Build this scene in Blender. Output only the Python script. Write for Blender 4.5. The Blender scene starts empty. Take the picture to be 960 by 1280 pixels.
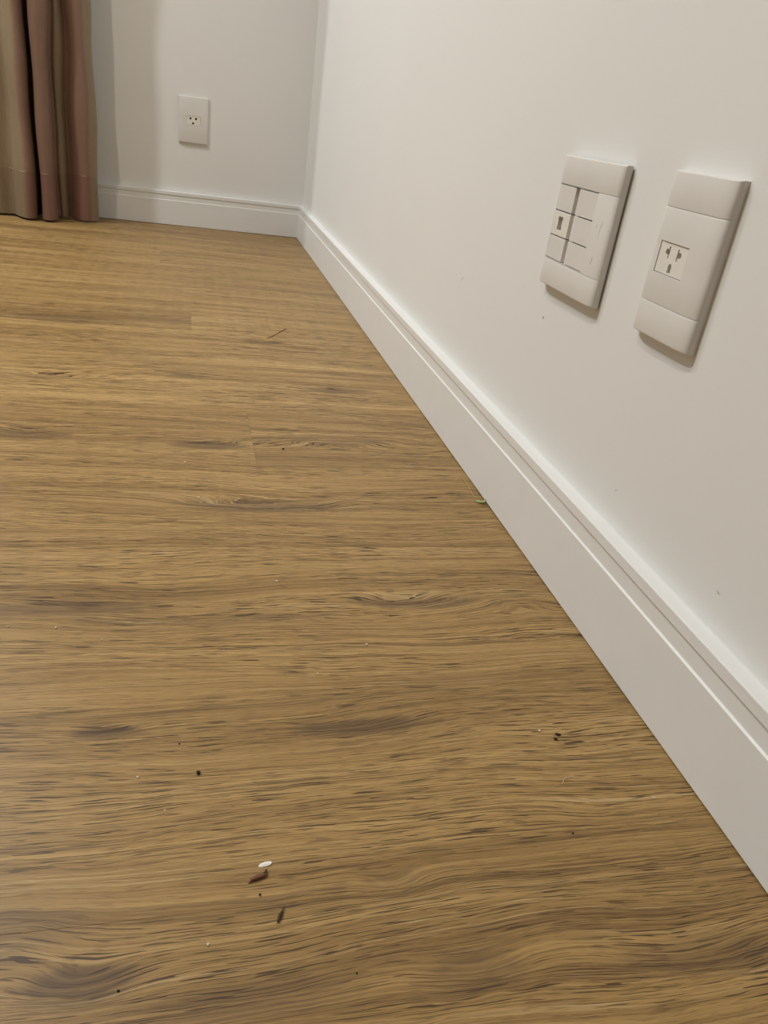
import bpy, bmesh, math, random
from mathutils import Vector, Matrix
random.seed(7)
scene = bpy.context.scene
col = scene.collection

# ------------------------------------------------------------------ camera
F_PX = 960.66
YAW, PITCH, ROLL = 0.289968, -0.472541, 0.148120
CAM = Vector((-0.371, -2.67693, 0.3972))
cy, sy, cp, sp = math.cos(YAW), math.sin(YAW), math.cos(PITCH), math.sin(PITCH)
FWD = Vector((sy*cp, cy*cp, sp)); R0 = Vector((cy, -sy, 0)); U0 = R0.cross(FWD)
RIGHT = math.cos(ROLL)*R0 + math.sin(ROLL)*U0
UP = -math.sin(ROLL)*R0 + math.cos(ROLL)*U0
cd = bpy.data.cameras.new('camera'); cam = bpy.data.objects.new('camera', cd); col.objects.link(cam)
cam.matrix_world = Matrix(((RIGHT.x, UP.x, -FWD.x, CAM.x), (RIGHT.y, UP.y, -FWD.y, CAM.y), (RIGHT.z, UP.z, -FWD.z, CAM.z), (0, 0, 0, 1)))
cd.sensor_fit = 'VERTICAL'; cd.sensor_height = 36.0; cd.lens = F_PX/1280*36.0
cd.clip_start = 0.01
scene.camera = cam

def floor_at(px, py, z=0.0):
    d = FWD + RIGHT*((px-480)/F_PX) - UP*((py-640)/F_PX)
    t = (z-CAM.z)/d.z
    return CAM + d*t

# ------------------------------------------------------------------ world, exposure
w = bpy.data.worlds.new('world'); scene.world = w; w.use_nodes = True
w.node_tree.nodes['Background'].inputs[0].default_value = (0.9, 0.95, 1, 1)
w.node_tree.nodes['Background'].inputs[1].default_value = 0.0
vs = scene.view_settings
vs.view_transform = 'Standard'; vs.look = 'None'; vs.gamma = 1.0; vs.use_curve_mapping = False
vs.exposure = 0.0

# room extent: right wall x=0, back wall y=0
XL, YF, ZC = -4.6, -6.4, 2.6
# ceiling lamps: x, y, power (W), lamp radius, colour
LAMPS = [(-1.36, -1.72, 19, 0.045, (1.0, 0.90, 0.74)),
         (-2.02, -1.10, 43, 0.085, (0.95, 0.985, 1.0)),
         (-1.62, -0.195, 27, 0.045, (0.95, 0.995, 1.0))]
# the room is lit by ceiling lamps above the frame: two shadow edges of the curtain on the back wall and one on the right wall give three of them
for lx, ly, pw, rad, rgb in LAMPS:
    ld = bpy.data.lights.new('ceiling_lamp_offscreen', 'AREA'); ld.shape = 'DISK'; ld.size = rad*1.9; ld.energy = pw; ld.color = rgb
    lo = bpy.data.objects.new('ceiling_lamp_offscreen', ld); col.objects.link(lo); lo.location = (lx, ly, ZC-.018)

# ------------------------------------------------------------------ helpers
def link(o, parent=None):
    col.objects.link(o)
    if parent: o.parent = parent
    return o
def empty(name, loc=(0, 0, 0), rot=(0, 0, 0)):
    o = bpy.data.objects.new(name, None); o.location = loc; o.rotation_euler = rot; o.empty_display_size = .02
    return link(o)
def tag(o, label=None, cat=None, group=None, kind=None):
    if label: o['label'] = label
    if cat: o['category'] = cat
    if group: o['group'] = group
    if kind: o['kind'] = kind
    return o
def pydata(name, verts, faces, mat, parent=None, smooth=None):
    me = bpy.data.meshes.new(name); me.from_pydata([tuple(v) for v in verts], [], faces)
    bm = bmesh.new(); bm.from_mesh(me); bmesh.ops.remove_doubles(bm, verts=bm.verts, dist=1e-7)
    bmesh.ops.recalc_face_normals(bm, faces=bm.faces); bm.to_mesh(me); bm.free()
    if smooth is not None:
        me.polygons.foreach_set('use_smooth', [True]*len(me.polygons))
        me.set_sharp_from_angle(angle=math.radians(smooth))
    me.materials.append(mat)
    return link(bpy.data.objects.new(name, me), parent)
def box_vf(x0, x1, y0, y1, z0, z1):
    v = [(x, y, z) for x in (x0, x1) for y in (y0, y1) for z in (z0, z1)]
    f = [(0, 1, 3, 2), (4, 6, 7, 5), (0, 4, 5, 1), (2, 3, 7, 6), (0, 2, 6, 4), (1, 5, 7, 3)]
    return v, f
def bevel_box(name, x0, x1, y0, y1, z0, z1, mat, parent=None, bev=0.0):
    bm = bmesh.new(); v, f = box_vf(x0, x1, y0, y1, z0, z1)
    bv = [bm.verts.new(p) for p in v]
    for q in f: bm.faces.new([bv[i] for i in q])
    if bev: bmesh.ops.bevel(bm, geom=bm.edges[:], offset=bev, segments=2, affect='EDGES', profile=.5)
    bmesh.ops.recalc_face_normals(bm, faces=bm.faces)
    me = bpy.data.meshes.new(name); bm.to_mesh(me); bm.free(); me.materials.append(mat)
    return link(bpy.data.objects.new(name, me), parent)
def prism(name, pts, d0, d1, axes, mat, parent=None):
    """closed outline pts (a,b) extruded from d0 to d1 along the third axis; axes maps (a,b,d) to xyz"""
    n = len(pts); v = [axes(a, b, d0) for a, b in pts]+[axes(a, b, d1) for a, b in pts]
    f = [tuple(range(n)), tuple(range(2*n-1, n-1, -1))]+[(i, (i+1) % n, n+(i+1) % n, n+i) for i in range(n)]
    return pydata(name, v, f, mat, parent)
def tube(name, pts, rad, mat, parent=None, n=6):
    """tapered tube through 3-D points; rad is one radius or one for each point"""
    pts = [Vector(p) for p in pts]; m = len(pts)
    rr = rad if isinstance(rad, (list, tuple)) else [rad]*m
    v, f = [], []
    for i, p in enumerate(pts):
        t = (pts[min(i+1, m-1)]-pts[max(i-1, 0)]).normalized()
        a = t.cross(Vector((0, 0, 1)))
        a = a.normalized() if a.length > 1e-4 else Vector((1, 0, 0))
        b = t.cross(a)
        for k in range(n):
            an = 2*math.pi*k/n; v.append(p+(a*math.cos(an)+b*math.sin(an))*rr[i])
    for i in range(m-1):
        for k in range(n): f.append((i*n+k, i*n+(k+1) % n, (i+1)*n+(k+1) % n, (i+1)*n+k))
    f += [tuple(range(n)), tuple(range((m-1)*n, m*n))]
    return pydata(name, v, f, mat, parent, smooth=60)
def catmull(P, k):
    out = []
    for i in range(len(P)-1):
        p0, p1, p2, p3 = P[max(i-1, 0)], P[i], P[i+1], P[min(i+2, len(P)-1)]
        for j in range(k):
            t = j/k
            out.append(tuple(.5*(2*b+(c-a)*t+(2*a-5*b+4*c-d)*t*t+(3*b-a-3*c+d)*t**3) for a, b, c, d in zip(p0, p1, p2, p3)))
    out.append(tuple(P[-1])); return out

# ------------------------------------------------------------------ node helpers
class NT:
    def __init__(s, name, rough=.5, spec=.5):
        s.mat = bpy.data.materials.new(name); s.mat.use_nodes = True
        s.t = s.mat.node_tree; s.N = s.t.nodes; s.b = s.N['Principled BSDF']
        s.b.inputs['Roughness'].default_value = rough
        s.b.inputs['Specular IOR Level'].default_value = spec
    def put(s, sock, v):
        if v is None: return
        if hasattr(v, 'is_linked'): s.t.links.new(v, sock)
        elif isinstance(v, (tuple, list)) and len(v) == 3 and sock.type == 'RGBA': sock.default_value = (*v, 1)
        else: sock.default_value = v
    def m(s, op, a, b=None, c=None, clamp=False):
        n = s.N.new('ShaderNodeMath'); n.operation = op; n.use_clamp = clamp
        for i, v in enumerate((a, b, c)): s.put(n.inputs[i], v)
        return n.outputs[0]
    def xyz(s, x, y, z):
        n = s.N.new('ShaderNodeCombineXYZ')
        for i, v in enumerate((x, y, z)): s.put(n.inputs[i], v)
        return n.outputs[0]
    def sep(s, v):
        n = s.N.new('ShaderNodeSeparateXYZ'); s.put(n.inputs[0], v); return n.outputs
    def noise(s, vec, scale=1.0, detail=2.0, rough=.5, dist=0.0):
        n = s.N.new('ShaderNodeTexNoise'); s.put(n.inputs['Vector'], vec)
        n.inputs['Scale'].default_value = scale; n.inputs['Detail'].default_value = detail
        n.inputs['Roughness'].default_value = rough; n.inputs['Distortion'].default_value = dist
        return n.outputs[0]
    def ramp(s, fac, stops):
        n = s.N.new('ShaderNodeValToRGB'); e = n.color_ramp.elements
        while len(e) < len(stops): e.new(.5)
        for el, (p, c) in zip(e, stops): el.position = p; el.color = (*c, 1)
        s.put(n.inputs[0], fac); return n.outputs[0]
    def mix(s, fac, a, b, mode='MIX'):
        n = s.N.new('ShaderNodeMix'); n.data_type = 'RGBA'; n.blend_type = mode
        s.put(n.inputs[0], fac); s.put(n.inputs[6], a); s.put(n.inputs[7], b)
        return n.outputs[2]
    def smooth(s, v, a, b):
        n = s.N.new('ShaderNodeMapRange'); n.interpolation_type = 'SMOOTHSTEP'
        s.put(n.inputs[0], v); n.inputs[1].default_value = a; n.inputs[2].default_value = b
        return n.outputs[0]
    def bump(s, h, strength, dist):
        n = s.N.new('ShaderNodeBump'); n.inputs['Strength'].default_value = strength; n.inputs['Distance'].default_value = dist
        s.put(n.inputs['Height'], h); s.t.links.new(n.outputs[0], s.b.inputs['Normal'])
    def pos(s): return s.N.new('ShaderNodeNewGeometry').outputs['Position']
    def obj(s): return s.N.new('ShaderNodeTexCoord').outputs['Object']
    def color(s, c): s.put(s.b.inputs['Base Color'], c); return s
    def rough(s, r): s.put(s.b.inputs['Roughness'], r); return s

def plain(name, rgb, rough=.5, spec=.5, var=.06, scale=60):
    t = NT(name, rough, spec)
    n = t.noise(t.obj(), scale, 3)
    d = tuple(c*(1-var) for c in rgb); l = tuple(min(1, c*(1+var)) for c in rgb)
    return t.color(t.ramp(n, [(.3, d), (.7, l)])).mat

def wall_paint(name, rgb):
    t = NT(name, .62, .25); p = t.pos()
    big = t.noise(p, 2.2, 2); fine = t.noise(p, 420, 3, .6); roll = t.noise(p, 95, 2)
    c = t.ramp(big, [(.3, tuple(v*.975 for v in rgb)), (.7, rgb)])
    t.color(c); t.bump(t.m('ADD', t.m('MULTIPLY', fine, .5), roll), .10, .0006)
    return t.mat

M = {}
M['wall'] = wall_paint('white_wall_paint', (.80, .80, .79))
M['ceiling'] = wall_paint('white_ceiling_paint', (.82, .82, .80))
M['base'] = plain('satin_white_baseboard', (.79, .79, .785), .42, .4, .012, 25)
M['plastic'] = plain('warm_white_plastic', (.735, .715, .69), .36, .45, .015, 30)
M['module'] = plain('cream_white_plastic', (.80, .775, .72), .34, .45, .012, 40)
M['jack'] = plain('brown_grey_jack', (.10, .080, .060), .6, .3, .3, 500)
M['slot'] = plain('dark_slot', (.022, .018, .014), .7, .2, .1, 300)
M['rail'] = plain('white_rail', (.75, .75, .73), .4)
M['subfloor'] = plain('grey_subfloor', (.12, .10, .08), .9, .1, .1, 12)

# ------------------------------------------------------------------ oak laminate
# natural figure of the boards: px, py -> place on the floor; sx, sy spread (m); a lift of the rings (m); d darkness
FIG = [(330, 632, .090, .018, .020, .80), (262, 556, .052, .012, .012, .75), (395, 552, .085, .018, -.020, .40),
       (520, 752, .055, .011, .010, .75), (640, 752, .060, .013, -.014, .15), (425, 488, .055, .014, .012, .80),
       (25, 541, .055, .018, .020, .60), (140, 916, .026, .006, .005, .95), (455, 908, .050, .009, .006, .75),
       (880, 1190, .050, .013, .008, .55), (590, 1215, .034, .012, .009, .60), (95, 1232, .030, .012, .010, .80),
       (0, 1165, .040, .016, -.012, .45), (70, 760, .075, .011, .008, .65), (325, 428, .045, .010, .008, .70),
       (240, 470, .040, .008, .005, .60), (75, 398, .120, .026, .018, .55), (60, 470, .070, .016, .014, .40),
       (250, 775, .110, .009, .005, .35), (470, 380, .09, .02, .014, .40), (760, 1010, .050, .014, .007, 0),
       (490, 1105, .020, .009, .007, .15), (300, 1250, .060, .010, .004, .50)]
def wood():
    t = NT('oak_laminate', .42, .35)
    x, y, _ = t.sep(t.pos())
    r = t.sep(t.N.new('ShaderNodeObjectInfo').outputs['Color'])[0]
    rz = t.m('MULTIPLY', r, 43.0)
    def nz(kx, v, ky, detail=2, rough=.5, off=0.0):
        return t.noise(t.xyz(t.m('MULTIPLY', x, kx), t.m('MULTIPLY', v, ky), t.m('ADD', rz, off) if off else rz), 1, detail, rough)
    n1 = nz(2.1, y, 7); n2 = nz(13, y, 55, 3, .6); n3 = nz(9, y, 30, 2, .5, 5.0)
    h = t.m('ADD', y, t.m('MULTIPLY', t.m('SUBTRACT', n1, .5), .070))
    h = t.m('ADD', h, t.m('MULTIPLY', t.m('SUBTRACT', n2, .5), .0055))
    dark = None
    ex = t.m('MULTIPLY', t.m('SUBTRACT', n3, .5), 1.2); ey = t.m('MULTIPLY', t.m('SUBTRACT', n2, .5), 1.1)
    for px, py, sx, sy_, a, d in FIG:
        p = floor_at(px, py)
        gx = t.m('ADD', t.m('DIVIDE', t.m('SUBTRACT', x, p.x), sx), ex); gy = t.m('ADD', t.m('DIVIDE', t.m('SUBTRACT', y, p.y), sy_), ey)
        g = t.m('EXPONENT', t.m('MULTIPLY', t.m('ADD', t.m('MULTIPLY', gx, gx), t.m('MULTIPLY', gy, gy)), -1.0))
        h = t.m('MULTIPLY_ADD', g, a, h)
        dg = t.m('MULTIPLY', t.smooth(g, .15, .75), d)
        dark = dg if dark is None else t.m('ADD', dark, dg)
    b0 = nz(1.0, h, 15, 3, .55); b1 = nz(1.8, h, 70, 3, .6); b2 = nz(3.0, h, 360, 3, .7); b3 = nz(30, h, 1300, 2, .6)
    f = t.m('MULTIPLY', b0, .27); f = t.m('MULTIPLY_ADD', b1, .26, f); f = t.m('MULTIPLY_ADD', b2, .35, f); f = t.m('MULTIPLY_ADD', b3, .12, f)
    f = t.m('MULTIPLY_ADD', t.m('SUBTRACT', r, .5), .04, f)
    c = t.ramp(f, [(.345, (.138, .075, .025)), (.435, (.252, .150, .052)), (.515, (.356, .221, .080)), (.64, (.490, .321, .128))])
    # dark heartwood figure, cut by the rings
    band = t.smooth(t.m('MULTIPLY_ADD', b1, .45, t.m('MULTIPLY', b2, .55)), .40, .60)
    df = t.m('MULTIPLY', dark, t.m('MULTIPLY_ADD', band, -.70, 1.25), clamp=True)
    c = t.mix(df, c, (.105, .062, .030))
    # thin dark and pale growth lines
    l1 = nz(1.3, h, 170, 2, .5, 11.0); lm = nz(2.5, h, 22, 2, .5, 17.0)
    line = t.m('MULTIPLY', t.smooth(t.m('ABSOLUTE', t.m('SUBTRACT', l1, .5)), .030, .0), t.smooth(lm, .38, .58))
    c = t.mix(t.m('MULTIPLY', line, .66), c, (.095, .052, .020))
    l2 = nz(1.1, h, 150, 2, .5, 23.0)
    pale = t.m('MULTIPLY', t.smooth(t.m('ABSOLUTE', t.m('SUBTRACT', l2, .5)), .016, .0), t.smooth(lm, .58, .38))
    c = t.mix(t.m('MULTIPLY', pale, .50), c, (.54, .40, .21))
    # open pores: short dark dashes that follow the rings
    pn = nz(30, h, 1150, 1, .4, 3.0); pz = nz(4, h, 30, 2, .5, 9.0)
    pore = t.m('MULTIPLY', t.smooth(pn, .588, .618), t.smooth(pz, .34, .52))
    c = t.mix(t.m('MULTIPLY', pore, .92), c, (.052, .027, .009))
    pf = nz(70, h, 2300, 1, .4, 31.0)
    c = t.mix(t.m('MULTIPLY', t.smooth(pf, .60, .65), .50), c, (.090, .048, .018))
    t.color(c)
    t.rough(t.m('MULTIPLY_ADD', b2, .16, .36))
    t.bump(t.m('SUBTRACT', t.m('MULTIPLY', b2, .25), pore), .22, .0006)
    return t.mat
M['wood'] = wood()

# ------------------------------------------------------------------ structure
def struct(o): return tag(o, kind='structure')
TH = .12
def slab(name, *b, mat): return struct(bevel_box(name, *b, mat))if False else struct(pydata(name, *box_vf(*b), mat))
floor = slab('floor', XL-TH, TH, YF-TH, TH, -.12, -.008, mat=M['subfloor'])
wall_right = slab('wall_right', 0, TH, YF-TH, TH, -.008, ZC, mat=M['wall'])
wall_back = slab('wall_back', XL-TH, 0, 0, TH, -.008, ZC, mat=M['wall'])
slab('wall_left', XL-TH, XL, YF-TH, 0, -.008, ZC, mat=M['wall'])
slab('wall_front', XL, 0, YF-TH, YF, -.008, ZC, mat=M['wall'])
slab('ceiling', XL-TH, TH, YF-TH, TH, ZC, ZC+.1, mat=M['ceiling'])

# floorboards, laid parallel to the back wall
PW, PL, GAP = .195, 1.215, .00004
Y0 = -1.815
mesh_cache = {}
def plank(x0, x1, y0, y1, seed):
    key = (round(x1-x0, 4), round(y1-y0, 4))
    if key not in mesh_cache:
        bm = bmesh.new(); v, f = box_vf(0, key[0], 0, key[1], -.008, 0)
        bv = [bm.verts.new(p) for p in v]
        for q in f: bm.faces.new([bv[i] for i in q])
        top = [e for e in bm.edges if all(abs(a.co.z) < 1e-6 for a in e.verts)]
        bmesh.ops.bevel(bm, geom=top, offset=.00008, segments=1, affect='EDGES')
        bmesh.ops.recalc_face_normals(bm, faces=bm.faces)
        me = bpy.data.meshes.new('plank'); bm.to_mesh(me); bm.free(); me.materials.append(M['wood'])
        mesh_cache[key] = me
    o = bpy.data.objects.new('plank', mesh_cache[key]); o.location = (x0, y0, 0); o.color = (seed, seed, seed, 1)
    return link(o, floor)
k = -26
while True:
    y0 = Y0+PW*k; y1 = y0+PW
    if y0 >= -.004: break
    if y1 > YF:
        j = -.283-.43*k if k >= -2 else (-.283, -.75, -1.08, -.62)[k % 4]-.2
        j = ((j) % PL)-PL*4
        xs = [XL]+[j+PL*i for i in range(9) if XL+.05 < j+PL*i < -.02]+[-.004]
        for a, b in zip(xs, xs[1:]):
            plank(a+GAP, b-GAP, max(y0, YF)+GAP, min(y1, -.004)-GAP, .37 if k <= -2 else random.random())
    k += 1

# baseboards: outline (depth from the wall, height)
PROF = [(0, .0008), (.0145, .0008), (.0151, .0016), (.0151, .0730), (.0150, .0733), (.0135, .0744), (.0134, .0750), (.0134, .0886), (.0136, .0892),
        (.0150, .0898), (.0151, .0902), (.0151, .0986), (.0148, .0993), (.0141, .0996), (0, .0996)]
def baseboard(name, kind):
    n = len(PROF); v = []
    for d, z in PROF:
        v.append((-d, -d, z))
    for d, z in PROF:
        v.append((-d, YF, z) if kind == 'right' else (XL, -d, z))
    f = [tuple(range(n)), tuple(range(2*n-1, n-1, -1))]+[(i, (i+1) % n, n+(i+1) % n, n+i) for i in range(n)]
    return struct(pydata(name, v, f, M['base']))
baseboard('baseboard_right', 'right'); baseboard('baseboard_back', 'back')

# small marks in the paint of the right wall
M['mark'] = plain('dark_scuff', (.05, .04, .032), .8, .1)
M['mark2'] = plain('grey_scuff', (.52, .50, .46), .8, .1)
def wall_mark(name, y, z, ly, lz, ang, mat):
    pts = [(ly*math.cos(a)*(1+.25*math.sin(3*a)), lz*math.sin(a)) for a in [i*math.pi/5 for i in range(10)]]
    ca, sa = math.cos(ang), math.sin(ang)
    return prism(name, [(a*ca-b*sa, a*sa+b*ca) for a, b in pts], 0.0001, -.00012, lambda a, b, d: (d, y+a, z+b), mat, wall_right)
wall_mark('paint_chip', -1.9149, .2287, .0009, .0014, 0, M['mark'])
wall_mark('scuff_mark', -2.2885, .1282, .0024, .0006, .2, M['mark2'])
wall_mark('scuff_mark', -1.642, .212, .0060, .0007, -.6, M['mark2'])
wall_mark('scuff_mark', -2.1331, .1318, .0008, .0008, 0, M['mark2'])

# ------------------------------------------------------------------ curtain
# plan of the cloth: x, y, cloth colour (0 olive beige, 1 mauve pink)
PLAN = [(-1.34, -.10, 0), (-1.30, -.15, 1), (-1.27, -.165, 1), (-1.245, -.15, 1), (-1.235, -.10, 1), (-1.21, -.085, 0), (-1.19, -.11, 0), (-1.17, -.155, 1), (-1.145, -.165, 1),
        (-1.12, -.15, 1), (-1.11, -.10, 1), (-1.085, -.085, 0), (-1.065, -.11, 0), (-1.045, -.15, 1), (-1.02, -.165, 1), (-.995, -.15, 1), (-.985, -.105, 1), (-.96, -.09, 0), (-.94, -.11, 0),
        (-.915, -.145, 0), (-.885, -.158, 0), (-.86, -.148, 0), (-.845, -.150, 0), (-.826, -.182, 0), (-.806, -.200, 0.5), (-.792, -.198, 1), (-.783, -.172, 1), (-.787, -.135, 1), (-.783, -.105, 1),
        (-.774, -.105, 1), (-.772, -.135, 1), (-.768, -.178, 1), (-.757, -.196, 1), (-.744, -.196, 1), (-.733, -.182, 1), (-.731, -.150, 1), (-.735, -.122, 1), (-.729, -.112, 0.6), (-.720, -.118, 0), (-.709, -.112, 0),
        (-.700, -.098, 1), (-.690, -.112, 1), (-.682, -.130, 1), (-.668, -.140, 1), (-.650, -.140, 0.9), (-.638, -.130, 0.4), (-.626, -.112, 0.2), (-.624, -.092, 0.2)]
def curtain_mat(name, olive, pink):
    t = NT(name, .52, .35)
    t.b.inputs['Sheen Weight'].default_value = .04
    a = t.N.new('ShaderNodeAttribute'); a.attribute_name = 'stripe'
    px, py, pz = t.sep(t.pos())
    thr = t.noise(t.xyz(t.m('MULTIPLY', px, 500), t.m('MULTIPLY', py, 500), t.m('MULTIPLY', pz, 30)), 1, 2)
    wv = t.noise(t.xyz(t.m('MULTIPLY', px, 60), t.m('MULTIPLY', py, 60), t.m('MULTIPLY', pz, 900)), 1, 2)
    c = t.mix(t.smooth(a.outputs['Fac'], .25, .75), olive, pink)
    c = t.mix(t.m('MULTIPLY', t.smooth(thr, .4, .7), .25), c, tuple(v*.62 for v in pink))
    t.color(c); t.bump(t.m('ADD', thr, wv), .25, .0005)
    return t.mat
M['cloth'] = curtain_mat('striped_curtain_cloth', (.270, .203, .124), (.225, .132, .094))
M['hem'] = curtain_mat('striped_curtain_hem', (.245, .180, .110), (.205, .108, .078))
M['stitch'] = plain('cream_stitching', (.48, .38, .27), .6)
dense = catmull(PLAN, 6)
def sway(x, z):
    return .0035*math.sin(z*9+x*31)+.0025*math.sin(z*21+x*57)
def cloth_sheet(name, z0, z1, nz, grow, mat, parent, thick=.0012):
    n = len(dense); v, f, st = [], [], []
    for i in range(nz+1):
        z = z0+(z1-z0)*i/nz
        s = 1.0-.12*min(1, z/1.6)
        for (x, y, c) in dense:
            dx = sway(x, z)*min(1, .25+z*2)
            yy = -.125+(y+.125)*s
            v.append((x+dx, yy+.6*sway(x+.3, z), z)); st.append(c)
    for i in range(nz):
        for j in range(n-1): f.append((i*n+j, i*n+j+1, (i+1)*n+j+1, (i+1)*n+j))
    me = bpy.data.meshes.new(name); me.from_pydata(v, [], f)
    at = me.attributes.new('stripe', 'FLOAT', 'POINT'); at.data.foreach_set('value', st)
    me.polygons.foreach_set('use_smooth', [True]*len(me.polygons))
    me.materials.append(mat)
    o = link(bpy.data.objects.new(name, me), parent)
    md = o.modifiers.new('thickness', 'SOLIDIFY'); md.thickness = thick+2*grow; md.offset = 0; md.use_rim = False
    return o
cur = empty('curtain', (0, 0, 0)); tag(cur, 'floor-length pink and beige striped curtain hanging in folds at the back wall', 'curtain')
HZ = .128
cloth_sheet('curtain_panel', HZ, 2.53, 90, 0, M['cloth'], cur)
cloth_sheet('hem', .006, HZ, 12, 0, M['hem'], cur)
# stitched line at the top of the hem, front side only where it catches the light
for a0, a1 in ((-.852, -.835), (-.822, -.803), (-.764, -.744), (-.665, -.650)):
    pts = []
    for (x, y, c) in dense:
        if a0 <= x <= a1 and y < -.13: pts.append((x+sway(x, HZ)*min(1, .25+HZ*2), -.125+(y+.125)*(1-.12*HZ/1.6)+.6*sway(x+.3, HZ)-.0010, HZ))
    if len(pts) > 1: tube('stitching', pts, .0007, M['stitch'], cur, 5)
rail = pydata('curtain_rail', *box_vf(-2.9, -.3, -.145, -.105, 2.53, ZC), M['rail'])
tag(rail, 'white curtain rail on the ceiling above the striped curtain', 'curtain rail')

# ------------------------------------------------------------------ wall plates
# plate space: u to the viewer's right, v up, w out of the wall
def grid_solid(name, us, vs_, W, holes, mat, parent, w0=0.0, smooth=35):
    us = sorted(us); vs_ = sorted(vs_); V, Fc = [], []
    nu, nv = len(us), len(vs_)
    idx = lambda i, j, s: (i*nv+j)*2+s
    for u in us:
        for v in vs_: V += [(u, W(u, v), v), (u, w0, v)]
    V = [(a, -b, c) for a, b, c in V]
    def solid(i, j):
        if i < 0 or j < 0 or i >= nu-1 or j >= nv-1: return False
        a, b = (us[i]+us[i+1])/2, (vs_[j]+vs_[j+1])/2
        return not any(h[0] < a < h[1] and h[2] < b < h[3] for h in holes)
    for i in range(nu-1):
        for j in range(nv-1):
            if not solid(i, j): continue
            Fc.append((idx(i, j, 0), idx(i+1, j, 0), idx(i+1, j+1, 0), idx(i, j+1, 0)))
            Fc.append((idx(i, j, 1), idx(i, j+1, 1), idx(i+1, j+1, 1), idx(i+1, j, 1)))
            for di, dj, e in ((-1, 0, ((i, j), (i, j+1))), (1, 0, ((i+1, j), (i+1, j+1))), (0, -1, ((i, j), (i+1, j))), (0, 1, ((i, j+1), (i+1, j+1)))):
                if not solid(i+di, j+dj):
                    (a, b), (c, d) = e; Fc.append((idx(a, b, 0), idx(c, d, 0), idx(c, d, 1), idx(a, b, 1)))
    used = sorted({k for q in Fc for k in q}); mp = {k: n for n, k in enumerate(used)}
    return pydata(name, [V[k] for k in used], [tuple(mp[k] for k in q) for q in Fc], mat, parent, smooth)
def spread(a, b, n): return [a+(b-a)*i/n for i in range(n+1)]
def barrel(hw, wc, we, p=4.0):
    return lambda u: we+(wc-we)*max(0, 1-abs(u/hw)**p)**(1/p)
def plate_us(hw): return [hw*math.sin(t) for t in spread(-math.pi/2, math.pi/2, 28)]
def edge_vs(a, b, inset=.0006): return [a, a+inset*.35, a+inset, b-inset, b-inset*.35, b]
def edged(B, a, b, ra, rb):
    """lower the surface a little at the ends a and b of a piece (rounded rims)"""
    def W(u, v):
        d = 0
        if v-a < ra: d = max(d, ra*(1-math.sqrt(max(0, 1-(1-(v-a)/ra)**2))))
        if b-v < rb: d = max(d, rb*(1-math.sqrt(max(0, 1-(1-(b-v)/rb)**2))))
        return max(.0008, B(u)-d)
    return W
def rim(a, b, ra, rb): return [a, a+ra*.12, a+ra*.45, a+ra, b-rb, b-rb*.45, b-rb*.12, b]
def plane_box(name, u0, u1, v0, v1, w0, w1, mat, parent, bev=.0003):
    return bevel_box(name, u0, u1, -w1, -w0, v0, v1, mat, parent, bev)
def uprism(name, pts, w0, w1, mat, parent): return prism(name, pts, -w0, -w1, lambda a, b, d: (a, d, b), mat, parent)
def circ(cu, cv, r, n=16): return [(cu+r*math.cos(2*math.pi*i/n), cv+r*math.sin(2*math.pi*i/n)) for i in range(n)]
def rect(cu, cv, hu, hv): return [(cu-hu, cv-hv), (cu+hu, cv-hv), (cu+hu, cv+hv), (cu-hu, cv+hv)]
ROT_R = (0, 0, -math.pi/2)     # on the right wall: u -> -y, out of the wall -> -x

def cut(body, outlines, w0, w1):
    """sink openings of the given outlines into a module, from depth w0 to beyond its face w1"""
    for pts in outlines:
        c = uprism('cutter', pts, w0, w1+.001, M['slot'], None)
        md = body.modifiers.new('opening', 'BOOLEAN'); md.operation = 'DIFFERENCE'; md.solver = 'EXACT'; md.object = c
        par = body.parent; body.parent = None
        dg = bpy.context.evaluated_depsgraph_get(); dg.update()
        me = bpy.data.meshes.new_from_object(body.evaluated_get(dg)); body.modifiers.clear()
        body.data = me; body.parent = par; me.materials.clear(); me.materials.append(body_mat[body.name])
        for p_ in me.polygons: p_.material_index = 0
        bpy.data.objects.remove(c)
body_mat = {}

# ---- single socket plate on the right wall
CY, CZ = -2.1385, .3290
o = empty('wall_socket', (0, CY, CZ), ROT_R)
tag(o, 'tall white socket plate with one three-pin outlet, beside the wide plate with six modules', 'socket')
HW, HV = .0415, .061
B = barrel(HW, .0100, .0028)
us = plate_us(HW)
S1, S2 = .0352, -.0352
W = edged(B, S1+.00004, HV, .0002, .0014); grid_solid('top_cover', us, rim(S1+.00004, HV, .0002, .0014), W, [], M['plastic'], o)
W = edged(B, -HV, S2-.00004, .0014, .0010); grid_solid('bottom_cover', us, rim(-HV, S2-.00004, .0014, .0010), W, [], M['plastic'], o)
hu0, hu1, hv0, hv1 = -.0293, .0103, -.0130, .0107
W = edged(B, S2+.00004, S1-.00004, .0002, .0010)
grid_solid('center_frame', us+[hu0, hu1], rim(S2+.00004, S1-.00004, .0002, .0010)+[hv0, hv1], W, [(hu0, hu1, hv0, hv1)], M['plastic'], o)
mod = plane_box('socket_module', hu0+.0004, hu1-.0004, hv0+.0004, hv1-.0004, .001, .0090, M['module'], o)
wf = .00905
cu, cv = (hu0+hu1)/2, (hv0+hv1)/2
body_mat[mod.name] = M['module']; openings = []
def pin(name, pts):
    openings.append(pts); return uprism(name, pts, .0016, .0022, M['slot'], mod)   # dark contact at the bottom of the hole
u1, v1 = cu-.0085, cv+.0048
pin('pin_hole', circ(u1, v1, .0024)); pin('pin_slot', rect(u1+.0025, v1-.0002, .0009, .0044))
u2, v2 = cu+.0085, cv+.0045
pin('pin_hole', circ(u2, v2, .0024)); pin('pin_slot', rect(u2-.0025, v2-.0002, .0009, .0044))
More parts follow.
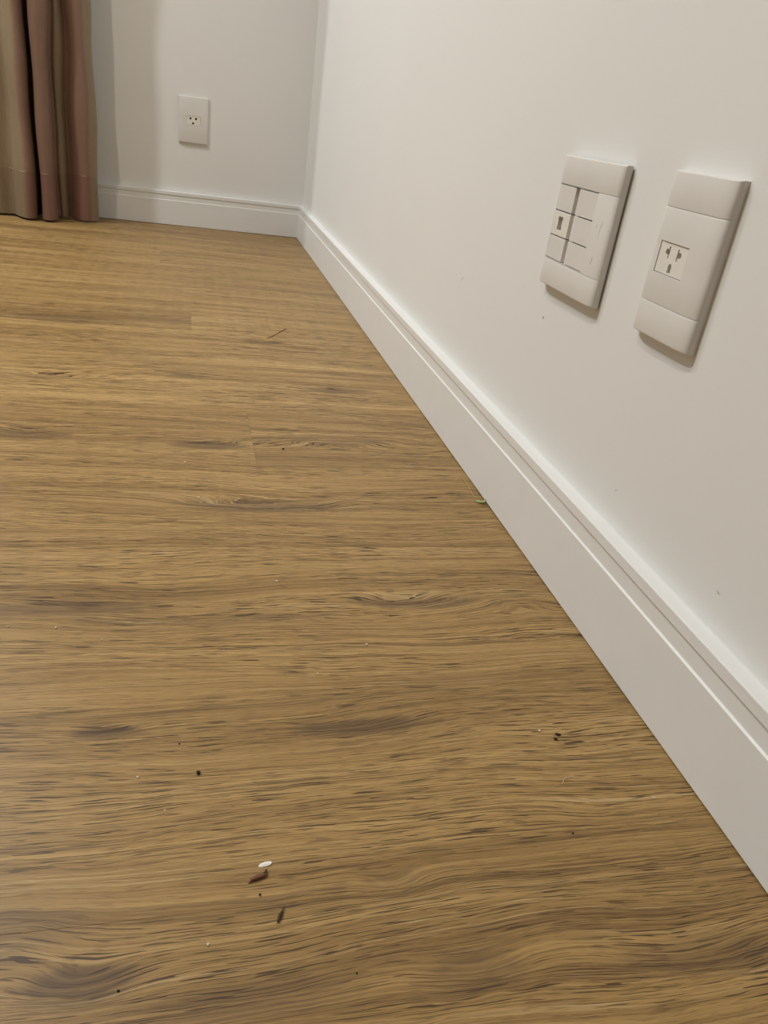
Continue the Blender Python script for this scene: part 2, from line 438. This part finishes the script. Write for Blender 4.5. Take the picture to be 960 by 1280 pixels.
pin('earth_hole', [(cu-.0023, cv-.0098), (cu+.0023, cv-.0098)]+[(cu+.0023*math.cos(a), cv-.0052+.0023*math.sin(a)) for a in spread(0, math.pi, 8)])
cut(mod, openings, .0016, .0090)
# faint embossed maker's mark
mk = lambda a, b, c, d: uprism('embossed_mark', [(a, b), (c, b), (c-.0006, d), (a+.0008, d)], .0090, .01002, M['plastic'], o)
mk(-.004, -.0418, .0010, -.0409); mk(.0022, -.0420, .0066, -.0411)
plane_box('mounting_frame', -.033, .033, -.054, .054, 0, .0012, M['plastic'], o, .0002)

# ---- wide plate with six modules
CY2, CZ2 = -1.9630, .3257
o = empty('switch_plate', (0, CY2, CZ2), ROT_R)
tag(o, 'wide white wall plate with six blank and data modules in two columns', 'wall plate')
HW, HV = .0615, .0608
G = .0016                      # the plate stands off the paint a little
B0 = barrel(HW, .0108, .0040, 5.0); B = B0
us = plate_us(HW)
S1, S2 = .0353, -.0358
kw = dict(w0=G)
W = edged(B, S1+.00004, HV, .0002, .0014); grid_solid('top_cover', us, rim(S1+.00004, HV, .0002, .0014), W, [], M['plastic'], o, **kw)
W = edged(B, -HV, S2-.00004, .0014, .0010); grid_solid('bottom_cover', us, rim(-HV, S2-.00004, .0014, .0010), W, [], M['plastic'], o, **kw)
cols = [(-.0545, -.0178), (-.0108, .0292)]
W = edged(B, S2+.00004, S1-.00004, .0002, .0010)
hv0, hv1 = S2+.0006, S1-.0004
grid_solid('center_frame', us+[cols[0][0], cols[1][1]], rim(S2+.00004, S1-.00004, .0002, .0010)+[hv0, hv1], W, [(cols[0][0], cols[1][1], hv0, hv1)], M['plastic'], o, **kw)
rows = [(S1-.0008, .0107), (.0103, -.0127), (-.0131, hv0+.0004)]
for ci, (a, b) in enumerate(cols):
    for ri, (t1, t0) in enumerate(rows):
        wt = (.0100, .0100, .0099)[ri] if ci == 0 else .0101
        m_ = plane_box('blank_module' if (ci, ri) != (0, 1) else 'data_module', a+.0003, b-.0003, t0+.0003, t1-.0003, G, wt, M['plastic'] if (ci, ri) != (0, 1) else M['module'], o, .0003)
        if (ci, ri) == (0, 1):
            cu, cv = a+.0165, (t0+t1)/2+.0004
            jp = [(cu-.0050, cv-.0062), (cu+.0050, cv-.0062), (cu+.0050, cv-.0030), (cu+.0044, cv-.0024), (cu+.0044, cv+.0024), (cu+.0050, cv+.0030), (cu+.0050, cv+.0062), (cu-.0050, cv+.0062), (cu-.0050, cv+.0030), (cu-.0044, cv+.0024), (cu-.0044, cv-.0024), (cu-.0050, cv-.0030)]
            uprism('jack_contact', jp, G+.0008, G+.0020, M['jack'], m_)
            body_mat[m_.name] = M['module']; cut(m_, [jp], G+.0008, wt)
plane_box('divider_channel', cols[0][1], cols[1][0], hv0, hv1, G, .0058, M['plastic'], o, .0002)
for (a, b, c, d) in ((.0385, .0080, .0008, .0016), (.0455, .004, .0004, .006), (.0440, -.022, .0008, .0035), (.0470, .011, .0005, .0022)):
    uprism('scratch', [(a-c, b-d), (a+c*.3, b-d*.8), (a+c+.001, b+d), (a+.0006, b+d*.9)], B0(a)-.0004, B0(a)+.00008, M['mark2'], o)
plane_box('mounting_frame', -.054, .054, -.053, .053, 0, G, M['plastic'], o, .0002)

# ---- socket plate on the back wall
o = empty('wall_socket', (-.3515, 0, .3065))
tag(o, 'flat white socket plate with three round pin holes, near the curtain', 'socket')
HW, HV = .0435, .0625
B = barrel(HW, .0085, .0040, 3.0); us = plate_us(HW)
hu0, hu1, hv0, hv1 = -.0215, .0205, -.0135, .0110
W = edged(B, -HV, HV, .0014, .0014)
grid_solid('cover_plate', us+[hu0, hu1], rim(-HV, HV, .0014, .0014)+[hv0, hv1], W, [(hu0, hu1, hv0, hv1)], M['plastic'], o)
mod = plane_box('socket_module', hu0+.0005, hu1-.0005, hv0+.0004, hv1-.0004, .001, .0078, M['module'], o)
wf = .00785
holes = [circ(a, b, .0031) for a, b in ((-.0090, .0045), (.0074, .0043), (-.0010, -.0081))]
for hp in holes: uprism('pin_hole', hp, .0016, .0022, M['slot'], mod)
body_mat[mod.name] = M['module']; cut(mod, holes, .0016, .0078)
plane_box('mounting_frame', -.036, .036, -.055, .055, 0, .0012, M['plastic'], o, .0002)

# ------------------------------------------------------------------ crumbs and bits on the floor
M['white_bit'] = plain('white_flake', (.80, .76, .70), .7, .3)
M['brown_bit'] = plain('brown_husk', (.145, .050, .022), .4, .5, .3, 400)
M['dark_bit'] = plain('dark_splinter', (.045, .025, .012), .6, .3, .3, 400)
M['black_bit'] = plain('black_crumb', (.016, .011, .008), .7, .3)
M['green_bit'] = plain('pale_green_fibre', (.42, .50, .26), .55, .4, .2, 200)
M['straw_bit'] = plain('straw_fibre', (.42, .33, .14), .55, .4, .2, 200)
M['cream_bit'] = plain('cream_crumb', (.68, .58, .42), .7, .3)
def lump(name, p, r, mat, sc=(1, 1, .7), rot=0, seed=0, jag=.3):
    rnd = random.Random(seed); bm = bmesh.new(); bmesh.ops.create_icosphere(bm, subdivisions=2, radius=1)
    for v in bm.verts:
        k_ = 1+jag*(rnd.random()-.5); v.co = Vector((v.co.x*sc[0]*k_*r, v.co.y*sc[1]*k_*r, v.co.z*sc[2]*k_*r))
    zm = min(v.co.z for v in bm.verts)
    for v in bm.verts: v.co.z -= zm
    me = bpy.data.meshes.new(name); bm.to_mesh(me); bm.free(); me.materials.append(mat)
    o = bpy.data.objects.new(name, me); o.location = (p.x, p.y, 0); o.rotation_euler = (0, 0, rot); return link(o)
# white flake: thin lens with a pointed end
p = floor_at(331, 1081)
outl = [(-.0042, -.0004), (-.0025, -.0013), (.0005, -.0015), (.0030, -.0011), (.0046, .0002), (.0034, .0012), (.0008, .0016), (-.0024, .0013)]
v = [(a, b, 0) for a, b in outl]+[(a*.98, b*.98, .0005+.0003*math.sin(a*400)) for a, b in outl]+[(0, 0, .0010)]
n = 8; f = [tuple(range(n))]+[(i, (i+1) % n, n+(i+1) % n, n+i) for i in range(n)]+[(n+i, n+(i+1) % n, 2*n) for i in range(n)]
o = pydata('paint_flake', v, f, M['white_bit']); o.location = (p.x, p.y, 0); o.rotation_euler = (0, 0, .12)
tag(o, 'small white flake lying on the boards beside a brown husk', 'flake')
# brown husk: open curled shell with a stub
p = floor_at(323, 1098); r_ = .0014
root = empty('seed_husk', (p.x, p.y, 0), (0, 0, .30)); tag(root, 'small reddish brown seed husk lying beside a white flake', 'husk')
v, f = [], []; na, nb = 13, 9
for i in range(na):
    t_ = i/(na-1); rr = r_*(.25+.75*math.sin(math.pi*(.08+.84*t_))**.6)
    for j in range(nb):
        a = math.radians(-35+250*j/(nb-1)); v.append(((t_-.5)*.0095, rr*math.cos(a), .0013+rr*math.sin(a)*.8))
for i in range(na-1):
    for j in range(nb-1): f.append((i*nb+j, i*nb+j+1, (i+1)*nb+j+1, (i+1)*nb+j))
hs = pydata('shell', v, f, M['brown_bit'], root, smooth=80)
md = hs.modifiers.new('thickness', 'SOLIDIFY'); md.thickness = .00035
tube('stub', [(.0035, .0002, .0013), (.0050, .0012, .0017), (.0058, .0026, .0015)], [.0009, .0008, .0005], M['dark_bit'], root)
tube('stub', [(-.0040, 0, .0010), (-.0056, -.0006, .0008), (-.0066, -.0009, .0004)], [.0007, .0005, .0002], M['brown_bit'], root)
# splinter with a thick foot and a thin tip
a, b, c = floor_at(347, 1154), floor_at(350, 1146), floor_at(356, 1133)
o = tube('wood_splinter', [(a.x, a.y, .0009), (b.x, b.y, .0012), ((b.x+c.x)/2, (b.y+c.y)/2, .0011), (c.x, c.y, .0008)], [.0006, .0011, .0004, .0001], M['dark_bit'])
tag(o, 'short dark brown splinter with a thin tip, lying beyond the husk', 'splinter')
# black crumbs
for px, py, r_, lab in ((248, 967, .00135, 'black crumb lying alone on the boards'), (325, 1119, .0007, 'tiny black speck between the husk and the splinter'),
                        (446, 1217, .0005, None), (148, 1239, .0006, None), (224, 930, .0006, None), (716, 1042, .0006, None), (354, 562, .0014, None)):
    o = lump('dark_crumb', floor_at(px, py), r_, M['black_bit'], seed=px, jag=.6)
    tag(o, lab or 'tiny dark speck lying loose on the floorboards', 'crumb', None if lab else 'dark specks on the floor')
o = lump('dark_crumb', floor_at(697, 919), .0015, M['dark_bit'], (1.5, .55, .6), -.35, 5, .5); tag(o, 'upper of two dark brown crumbs lying side by side', 'crumb', 'pair of brown crumbs')
o = lump('dark_crumb', floor_at(694.5, 925), .0014, M['dark_bit'], (1.35, .5, .6), -.75, 6, .4); tag(o, 'lower of two dark brown crumbs lying side by side', 'crumb', 'pair of brown crumbs')
# pale crumbs
for px, py, r_ in ((674, 914, .0010), (346, 727, .0011), (458, 806, .0011), (70, 785, .0009), (10, 784, .0008), (397, 842, .0007), (280, 814, .0007), (172, 972, .0008), (817, 998, .0010), (231, 578, .0012), (127, 800, .0007), (206, 1013, .0006), (260, 1181, .0008)):
    o = lump('pale_crumb', floor_at(px, py), r_, M['cream_bit'], (1.2, .8, .6), random.random()*3, px, .5)
    lab = {674: 'tiny pale crumb beside two dark brown crumbs', 817: 'tiny pale crumb close to the foot of the baseboard', 260: 'tiny pale crumb beyond the brown splinter'}.get(px)
    tag(o, lab or 'tiny pale crumb lying loose on the floorboards', 'crumb', 'pale crumbs on the floor')
# green shred at the foot of the baseboard, and thin fibres
P_ = [floor_at(*q) for q in ((595, 627), (599, 629), (604, 630), (606.5, 627))]
o = tube('green_shred', [(q.x, q.y, .0010+.0006*i) for i, q in enumerate(P_)], [.0010, .0016, .0018, .0008], M['green_bit'])
tag(o, 'pale green plastic shred against the foot of the baseboard', 'shred')
P_ = [floor_at(*q) for q in ((594, 624), (589, 616), (584, 606), (579, 600), (576, 597), (577, 593))]
o = tube('straw_fibre', [(q.x, q.y, .0006) for q in P_], .0005, M['straw_bit']); tag(o, 'thin straw-coloured fibre beside the green shred at the baseboard', 'fibre')
P_ = [floor_at(*q) for q in ((334, 423), (340, 421), (350, 415.5), (358, 411))]
o = tube('hair_strand', [(q.x, q.y, .0006) for q in P_], .00042, M['dark_bit']); tag(o, 'thin dark strand lying across the boards towards the back', 'strand')
P_ = [floor_at(*q) for q in ((703.5, 980), (704, 976), (707, 973), (715, 971.5))]
o = tube('hair_strand', [(q.x, q.y, .0004) for q in P_], .00022, M['cream_bit']); tag(o, 'very fine pale curled strand near the baseboard', 'strand')
